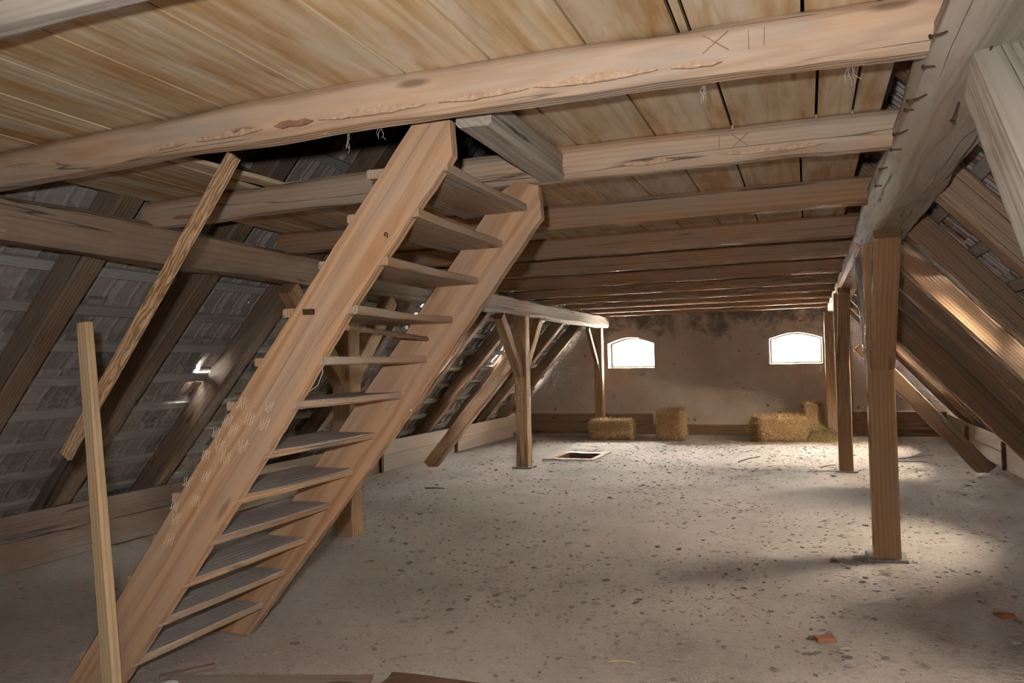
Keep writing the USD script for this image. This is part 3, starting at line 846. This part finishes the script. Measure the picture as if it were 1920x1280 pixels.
timber('board', (-2.98, WALL - 0.05, 0.10), (0.30, WALL - 0.05, 0.10), 0.09, 0.20, 'ledge_timber', bb, nseg=20, amp=0.006)
timber('board', (0.48, WALL - 0.05, 0.24), (2.32, WALL - 0.05, 0.24), 0.09, 0.46, 'ledge_timber', bb, nseg=20, amp=0.006)

# ------------------------------------------------------------------ floor hatch
h = thing('floor_hatch', 'open dark floor hatch right of the pale Y braced post', 'hatch', ((HX0 + HX1) / 2, (HY0 + HY1) / 2, 0))
D = 0.32
for lo, hi in (((HX0, HY0 - 0.03, -D), (HX1, HY0, -0.006)), ((HX0, HY1, -D), (HX1, HY1 + 0.03, -0.006)), ((HX0 - 0.03, HY0 - 0.03, -D), (HX0, HY1 + 0.03, -0.006)), ((HX1, HY0 - 0.03, -D), (HX1 + 0.03, HY1 + 0.03, -0.006))):
    obj('side_board', box_mesh(lo, hi), 'hatch_wood', h, smooth=False)
obj('bottom_board', box_mesh((HX0 - 0.03, HY0 - 0.03, -D - 0.03), (HX1 + 0.03, HY1 + 0.03, -D)), 'hatch_wood', h, smooth=False)
for lo, hi in (((HX0 - 0.14, HY0 - 0.16, 0.002), (HX1 + 0.10, HY0 - 0.005, 0.014)), ((HX0 - 0.14, HY0, 0.002), (HX0 - 0.005, HY1 + 0.08, 0.014)), ((HX1 + 0.005, HY0, 0.002), (HX1 + 0.10, HY1 + 0.08, 0.014))):
    obj('rim_board', box_mesh(lo, hi), 'pale_board', h, smooth=False)

# ------------------------------------------------------------------ the stair
SN0, SN1 = 2.665, 2.715          # near stringer
SF0, SF1 = 3.56, 3.61            # far stringer
st = thing('ladder_stair', 'steep open wooden stair with two broad stringers leaning up to the ceiling opening', 'staircase', (-2.2, 3.13, 0))


def plate(pts, y0, y1, amp=0.004, seed=0):
    """A plank cut to the outline pts in the x-z plane; its local x runs up the stair."""
    a = np.array(pts[0]), np.array(pts[1])
    pl = Polygon(pts).buffer(-0.002).segmentize(0.05)
    m = trimesh.creation.extrude_polygon(pl, y1 - y0, engine='earcut')
    v = m.vertices
    m.vertices = np.stack([v[:, 0], y0 + v[:, 2], v[:, 1]], 1)
    m = fix(m)
    v = m.vertices
    n = meshkit.fbm(np.stack([v[:, 0] * 14, v[:, 1] * 0, v[:, 2] * 14], 1) + seed, 3, seed) - 0.5
    c = v.mean(0)
    v[:, 0] += 2 * amp * n
    v[:, 2] -= 2 * amp * n * 0.6
    m.vertices = v
    return m


def grain_obj(name, m, mat, parent, d):
    d = np.array(d, float)
    d /= np.linalg.norm(d)
    y = np.array([0, 1.0, 0])
    M = frame(d, y, np.cross(d, y), np.array(m.vertices).mean(0))
    m = m.copy()
    m.apply_transform(np.linalg.inv(M))
    return obj(name, m, mat, parent, M, smooth=30)


UPS = (0.612, 0, 0.79)
near = [(-3.335, 0.002), (-3.03, 0.002), (-2.90, 0.172), (-2.335, 0.894), (-2.01, 1.327), (-1.719, 1.735), (-1.247, 2.308), (-1.256, 2.45), (-1.42, 2.452), (-2.184, 1.508), (-2.583, 0.998)]
grain_obj('stringer', plate(near, SN0, SN1, seed=2), 'pine_stair', st, UPS)
far = [(-3.34, 0.002), (-3.01, 0.002), (-2.37, 0.755), (-2.07, 1.044), (-1.19, 2.225), (-1.20, 2.39), (-1.285, 2.425), (-1.38, 2.42), (-1.50, 2.25), (-2.36, 1.19)]
far = [(-3.32, 0.002), (-3.00, 0.002), (-2.02, 1.165), (-1.195, 2.215), (-1.205, 2.375), (-1.325, 2.408), (-1.41, 2.36), (-2.27, 1.30)]
grain_obj('stringer', plate(far, SF0, SF1, seed=5), 'pine_stair', st, UPS)
# treads: x of the front edge and height of its lower arris
TR = [(-2.90, 0.160), (-2.745, 0.355), (-2.60, 0.540), (-2.445, 0.735), (-2.295, 0.925), (-2.15, 1.120), (-1.985, 1.330), (-1.835, 1.515), (-1.685, 1.715), (-1.54, 1.905), (-1.40, 2.085), (-1.27, 2.255)]
for k, (xf, z) in enumerate(TR):
    dpt = 0.362 if k in (1, 4, 6, 7, 8, 11) else 0.325      # some treads stick out past the back of the stringer
    M, L = axis_frame((xf - dpt / 2, SN0 + 0.002, z + 0.018), (xf - dpt / 2, SF1 - 0.002, z + 0.018))
    m = fix(loft(L, dpt, 0.036, nseg=26, ns=6, ch=0.006, amp=0.006, seed=70 + k, freq=9, end=0.004))
    # feet have worn a hollow into the middle of each tread's front
    v = m.vertices
    f = np.clip(-v[:, 1] / (dpt / 2), 0, 1)
    wear = (0.003 + 0.005 * ((k * 7) % 3) / 2) * np.sin(np.pi * v[:, 0] / L) ** 2
    v[:, 2] -= np.where(v[:, 2] > 0, wear * f, 0)
    v[:, 1] += f * wear * 0.6
    m.vertices = v
    pr = obj('tread', m, 'pine_tread', st, M)
# tie rod, wooden wedge peg and hook nail
obj('tie_rod', tube([(-1.765, SN1, 1.665), (-1.80, 3.1, 1.655), (-1.835, SF0, 1.64)], 0.012, 10), 'ledge_timber', st)
obj('peg', cat([box_mesh((-1.932, SN0 - 0.022, 1.722), (-1.888, SN0 + 0.01, 1.745))]), 'rusty_iron', st, smooth=False)
obj('hook_nail', tube([(-1.548, SN0, 2.02), (-1.548, SN0 - 0.012, 2.022), (-1.540, SN0 - 0.014, 2.032), (-1.532, SN0 - 0.014, 2.026), (-1.534, SN0 - 0.013, 2.010)], 0.0028, 6), 'rusty_iron', st)


def px_hit(px, py, y):
    d = (px - 960) / FPX * RT - (py - 640) / FPX * UP + FW
    return EYE + (y - EYE[1]) / d[1] * d


# chalked tallies: groups of four strokes and a slash, on the near stringer's face
tal = []
TG = [(455, 757), (427, 787), (405, 810), (412, 834), (386, 852), (423, 858), (351, 904), (386, 892), (327, 948), (367, 938), (330, 972), (438, 806), (468, 786), (455, 838), (318, 1012), (505, 762), (495, 795)]
trng = np.random.default_rng(4)
for gx_, gy_ in TG:
    c = px_hit(gx_, gy_, SN0)
    sc = trng.uniform(0.75, 1.05)
    for k in range(4):
        a = c + np.array([(k - 1.5) * 0.0125 * sc, 0, trng.normal(0, 0.003)])
        lean = trng.normal(0.008, 0.004)
        tal.append((a + (-lean, 0, -0.026 * sc), a + (lean, 0, 0.026 * sc)))
    tal.append((c + (-0.034 * sc, 0, -0.014), c + (0.034 * sc, 0, 0.016)))
ms = []
for a, b in tal:
    d = b - a
    L = np.linalg.norm(d)
    bx = trimesh.creation.box((L, 0.0012, trng.uniform(0.0012, 0.0020)))
    bx.apply_transform(trimesh.transformations.rotation_matrix(-math.atan2(d[2], d[0]), (0, 1, 0)))
    mid = (a + b) / 2
    bx.apply_translation((mid[0], SN0 - 0.0002, mid[2]))
    ms.append(bx)
tag(obj('chalk_tally', cat(ms), 'chalk', st, smooth=False), 'white chalked tally strokes crossed in fives', kind='stuff')

# ------------------------------------------------------------------ handrail batten and upright
tag(timber('handrail', (-3.285, 2.648, 1.115), (-2.275, 2.648, 2.425), 0.024, 0.068, 'grained_batten', up=(-.7, 0, .7), nseg=20, ns=3, ch=0.003, amp=0.003), 'thin slanting handrail batten with bold grain left of the stair', 'handrail')
tag(timber('upright_stick', (-2.935, 2.60, 0.0), (-3.10, 2.60, 1.735), 0.05, 0.078, 'pale_stick', up=(-1, 0, 0), nseg=20, ns=3, ch=0.008, amp=0.004, w1=0.045, h1=0.068), 'pale upright stick standing at the foot of the stair, bottom left', 'stick')

# ------------------------------------------------------------------ hay
def hay_bale(name, lab, c, size, rot, n, mat='hay', lean=0.0, seed=0, rough=0.03, group='hay bales'):
    g = np.random.default_rng(seed)
    t = thing(name, lab, 'hay bale', (c[0], c[1], 0), group)
    b = trimesh.creation.box(size)
    for _ in range(4):
        b = b.subdivide()
    v = np.array(b.vertices)
    r = 0.06
    q = np.clip(v, -np.array(size) / 2 + r, np.array(size) / 2 - r)
    d = v - q
    ln = np.linalg.norm(d, axis=1, keepdims=True)
    v = q + d / np.maximum(ln, 1e-6) * np.minimum(ln, r)
    nn = meshkit.fbm(v * 9 + seed, 4, seed) - 0.5
    v = v * (1 + 0.22 * nn[:, None]) + 0.02 * (meshkit.fbm(v[:, [1, 2, 0]] * 22, 2, seed + 3)[:, None] - 0.5)
    b.vertices = v
    R = trimesh.transformations.rotation_matrix(rot, (0, 0, 1)) @ trimesh.transformations.rotation_matrix(lean, (1, 0, 0))
    R[:3, 3] = (c[0], c[1], c[2] + size[2] / 2)
    obj('bale_core', b, 'hay_core', t, R, smooth=True)
    pts, fi = trimesh.sample.sample_surface(b, n, seed=seed)
    nrm = b.face_normals[fi]
    V, F = [], []
    for p, nn in zip(pts, nrm):
        u = g.normal(size=3)
        u -= nn * (u @ nn) * 0.75
        u /= np.linalg.norm(u)
        L = g.uniform(0.05, 0.16)
        a, e = p - u * L / 2 + nn * 0.002, p + u * L / 2 + nn * g.uniform(0.0, rough)
        s = np.cross(u, nn)
        s = s / (np.linalg.norm(s) + 1e-9) * g.uniform(0.0020, 0.0042)
        mid = (a + e) / 2 + nn * 0.006
        k = len(V)
        V += [a - s, a + s, mid - s, mid + s, e - s * 0.5, e + s * 0.5, mid + nn * 0.003]
        F += [(k, k + 1, k + 3), (k, k + 3, k + 2), (k + 2, k + 3, k + 5), (k + 2, k + 5, k + 4)]
    tag(obj('straw', trimesh.Trimesh(np.array(V), np.array(F), process=False), mat, t, R, smooth=False), kind='stuff')
    return t


hay_bale('hay_bale', 'leftmost hay bale, lying low in front of the dark ledge', (-3.60, 14.75, 0.0), (0.80, 0.46, 0.36), 0.06, 7000, seed=1, rough=0.05)
hay_bale('hay_bale', 'narrow hay bale stood on its end, middle of the three', (-2.45, 14.80, 0.0), (0.46, 0.42, 0.56), -0.05, 6000, seed=2, rough=0.05)
hay_bale('hay_bale', 'large tousled hay bale under the right gable window', (-0.54, 14.95, 0.0), (0.86, 0.56, 0.40), 0.30, 9000, seed=3, rough=0.09)
hay_bale('hay_bale', 'loose brown bale leaning on the gable beside the right end post', (0.06, 15.56, 0.06), (0.36, 0.28, 0.58), 0.15, 3500, seed=4, lean=-0.15)


def hay_pile(name, lab, c, rx, ry, hgt, n, mat, seed):
    g = np.random.default_rng(seed)
    t = thing(name, lab, 'hay', (c[0], c[1], 0))
    gx, gy = np.meshgrid(np.linspace(-1, 1, 30), np.linspace(-1, 1, 30), indexing='ij')
    rr = np.hypot(gx, gy)
    z = hgt * np.clip(1 - rr, 0, 1) ** 0.8 * (0.6 + 0.8 * meshkit.fbm(np.stack([gx * 3, gy * 3, gx * 0 + seed], -1), 3, seed)) - 0.01
    Vv = np.stack([c[0] + gx * rx, c[1] + gy * ry, z], -1).reshape(-1, 3)
    F = []
    for i in range(29):
        for j in range(29):
            if rr[i, j] < 1.05:
                a = i * 30 + j
                F += [(a, a + 30, a + 31), (a, a + 31, a + 1)]
    b = trimesh.Trimesh(Vv, np.array(F), process=False)
    obj('heap', b, 'hay_core', t, smooth=True)
    Vs, Fs = [], []
    for _ in range(n):
        a = g.uniform(0, 2 * math.pi)
        r = g.uniform(0, 1.15) ** 0.7
        x, y = math.cos(a) * r, math.sin(a) * r
        zz = max(0.004, hgt * max(0, 1 - r) ** 0.8 * 0.95)
        p = np.array([c[0] + x * rx, c[1] + y * ry, zz])
        th = g.uniform(0, 2 * math.pi)
        u = np.array([math.cos(th), math.sin(th), g.normal(0, 0.2)])
        L = g.uniform(0.06, 0.2)
        s = np.array([-u[1], u[0], 0]) * 0.003
        k = len(Vs)
        Vs += [p - s, p + s, p + u * L + s + (0, 0, 0.012), p + u * L - s + (0, 0, 0.012)]
        Fs += [(k, k + 1, k + 2), (k, k + 2, k + 3)]
    tag(obj('straw', trimesh.Trimesh(np.array(Vs), np.array(Fs), process=False), mat, t, smooth=False), kind='stuff')


hay_pile('hay_heap', 'low greenish heap of loose hay right of the tousled bale', (0.28, 15.15, 0), 0.42, 0.40, 0.22, 1800, 'hay_green', 9)
hay_pile('scattered_hay', 'thin scatter of hay spread on the floor round the tousled bale', (-0.4, 14.65, 0), 1.5, 0.55, 0.008, 900, 'hay_green', 10)

# ------------------------------------------------------------------ litter on the floor
def clump(seed, flat=0.55):
    m = trimesh.creation.icosphere(2, 1.0)
    v = np.array(m.vertices)
    v *= (0.25 + 1.5 * meshkit.fbm(v * 2.6 + seed * 11, 3, seed))[:, None]
    v[:, 2] *= flat
    v[:, 0] *= 1.6
    m.vertices = v
    return m


pi = UsdGeom.PointInstancer.Define(stage, '/World/floor_litter')
tag(pi.GetPrim(), 'dark crumbs and dust tufts strewn all over the floor', 'litter', kind='stuff')
protos = []
for k in range(4):
    q = f'/World/floor_litter/crumb_{k:03d}' if k else '/World/floor_litter/crumb'
    usdkit.mesh(stage, q, clump(k + 1, (0.3, 0.22, 0.42, 0.18)[k]), MATS['debris_dark'], smooth=50)
    protos.append(q)
pi.CreatePrototypesRel().SetTargets(protos)
N = 13000
px_, py_ = rng.uniform(-5.6, 2.3, N * 5), rng.uniform(2.4, 15.2, N * 5)
den = meshkit.fbm(np.stack([px_ * 0.9, py_ * 0.9, px_ * 0], 1), 3, 21)
keep = (den - 0.10 * np.clip((5.5 - py_) / 3, 0, 1) - 0.08 * np.clip((-2 - px_) / 2, 0, 1) > rng.uniform(0.25, 0.75, len(den))) & ~((px_ > HX0 - .15) & (px_ < HX1 + .1) & (py_ > HY0 - .17) & (py_ < HY1 + .1))
px_, py_ = px_[keep][:N], py_[keep][:N]
n = len(px_)
sz = np.clip(rng.lognormal(math.log(0.0052), 0.55, n), 0.002, 0.019)
pi.CreatePositionsAttr(Vt.Vec3fArray.FromNumpy(np.stack([px_, py_, sz * 0.15], 1).astype(np.float32)))
pi.CreateScalesAttr(Vt.Vec3fArray.FromNumpy(np.stack([sz] * 3, 1).astype(np.float32)))
pi.CreateProtoIndicesAttr(Vt.IntArray.FromNumpy(rng.integers(0, 4, n).astype(np.int32)))
ang = rng.uniform(0, 2 * math.pi, n)
pi.CreateOrientationsAttr(Vt.QuathArray([Gf.Quath(float(math.cos(a / 2)), 0.0, 0.0, float(math.sin(a / 2))) for a in ang]))

# straw bits strewn on the floor
V, F = [], []
for _ in range(420):
    p = np.array([rng.uniform(-4.5, 2.0), 2.4 + 11 * rng.uniform() ** 1.6, 0.007])
    th = rng.uniform(0, 2 * math.pi)
    u = np.array([math.cos(th), math.sin(th), 0])
    L = rng.uniform(0.02, 0.10)
    q = tube([p, p + u * L * 0.5 + (0, 0, 0.004), p + u * L], 0.0012, 3)
    F.append(np.array(q.faces) + len(V) * 0 + sum(len(x) for x in V))
    V.append(np.array(q.vertices))
tag(obj('straw_bits', trimesh.Trimesh(np.vstack(V), np.vstack(F), process=False), 'straw_dry', smooth=False), 'single straw stalks strewn thinly over the floor', 'straw', kind='stuff')


def twig(lab, pts, r=0.007):
    tag(obj('twig', tube(np.array(pts), np.linspace(r, r * 0.5, len(pts)), 6), 'twig_bark'), lab, 'twig', 'twigs on the floor')


twig('longer dark twig on the floor right of the big post foot', [(1.05, 12.2, .012), (1.35, 12.5, .02), (1.7, 12.9, .014)])
twig('short dark twig lying crossed near the longer one behind the big post', [(1.0, 12.0, .012), (1.25, 12.05, .014), (1.5, 12.05, .01)])
twig('bent twig in the middle of the floor before the tousled bale', [(-0.98, 11.6, .010), (-0.85, 11.9, .03), (-0.72, 12.3, .015)], 0.009)
twig('twig beside the foot of the slimmer dark post', [(0.12, 11.2, .010), (0.2, 11.4, .012), (0.31, 11.55, .010)])
twig('single dark stick on the floor left, under the sunlit rafters', [(-4.40, 8.42, .012), (-4.28, 8.45, .014), (-4.16, 8.46, .012)], 0.011)
b = trimesh.creation.box((0.10, 0.062, 0.022)).subdivide().subdivide()
v = b.vertices
v += 0.006 * (meshkit.fbm(v * 40, 2, 3)[:, None] - 0.5)
b.vertices = v
b.apply_transform(trimesh.transformations.rotation_matrix(0.38, (0, 0, 1)))
b.apply_translation((0.04, 4.43, 0.010))
tag(obj('brick_piece', b, 'brick_red'), 'flat reddish brick fragment on the floor, lower right', 'brick fragment')
b = clump(9, 0.3)
b.apply_scale(0.035)
b.apply_translation((1.0, 5.11, 0.012))
tag(obj('dry_leaf', b, 'dry_leaf'), 'crumpled rusty leaf on the floor at the lower right edge', 'leaf')
tag(obj('straw_stalk', tube([(-0.97, 3.79, .006), (-0.91, 3.81, .012), (-0.84, 3.815, .006)], 0.0028, 6), 'straw_dry'), 'single yellow straw stalk on the floor at the bottom middle', 'straw')
# floor board lying at the bottom edge and its loose batten
tag(timber('loose_board', (-2.88, 2.78, 0.014), (-1.95, 3.09, 0.014), 0.34, 0.024, 'dusty_board', nseg=14, ns=3, ch=0.004, amp=0.004, end=0.03), 'dusty brown board lying flat on the floor at the bottom edge', 'board')
tag(timber('loose_lath', (-3.0, 2.92, 0.012), (-2.84, 3.12, 0.014), 0.03, 0.02, 'dusty_board', nseg=8, ns=2, ch=0.002, amp=0.003), 'short dark lath on the floor beside the dusty board', 'lath')
b = clump(5, 0.5)
b.apply_scale(0.03)
b.apply_translation((-2.86, 2.86, 0.016))
tag(obj('paper_scrap', b, 'paper_white'), 'white scrap of paper at the bottom edge by the stair foot', 'paper')
tag(timber('rotten_board', (-1.92, 3.24, 0.012), (-1.15, 3.28, 0.012), 0.13, 0.02, 'hatch_wood', nseg=16, ns=3, ch=0.004, amp=0.012, freq=14, end=0.05), 'dark crumbling strip of wood at the bottom edge, centre', 'board')

# hanging threads and cobwebs
sp = [px_hit(608, 672, 2.75), px_hit(604, 700, 2.75), px_hit(596, 722, 2.76), px_hit(578, 735, 2.76), px_hit(565, 752, 2.76)]
tag(obj('string', tube(sp, 0.0016, 5), 'string_pale'), 'thin pale string hanging from a tread of the stair', 'string')


def web(x, y, z, L, seed):
    g = np.random.default_rng(seed)
    ms = []
    for _ in range(4):
        p = np.array([x, y, z]) + g.normal(0, 0.006, 3)
        pts = [p]
        for k in range(4):
            pts.append(pts[-1] + np.array([g.normal(0, 0.006), g.normal(0, 0.006), -L / 4]))
        ms.append(tube(pts, 0.0011, 4))
    return cat(ms)


for k, (x, y, z, L, lab) in enumerate([(-1.52, 2.60, 2.432, 0.045, 'dusty cobweb under the pale joist just left of the stair top'), (-1.68, 2.61, 2.432, 0.06, 'dusty cobweb under the pale joist above the stair opening'), (-0.30, 2.66, 2.432, 0.05, 'dusty cobweb hanging under the right half of the pale joist'), (0.16, 2.68, 2.432, 0.06, 'dusty cobweb hanging from the pale joist near the nailed purlin')]):
    tag(obj('cobweb', web(x, y, z, L, k), 'cobweb_grey'), lab, 'cobweb', 'cobwebs')
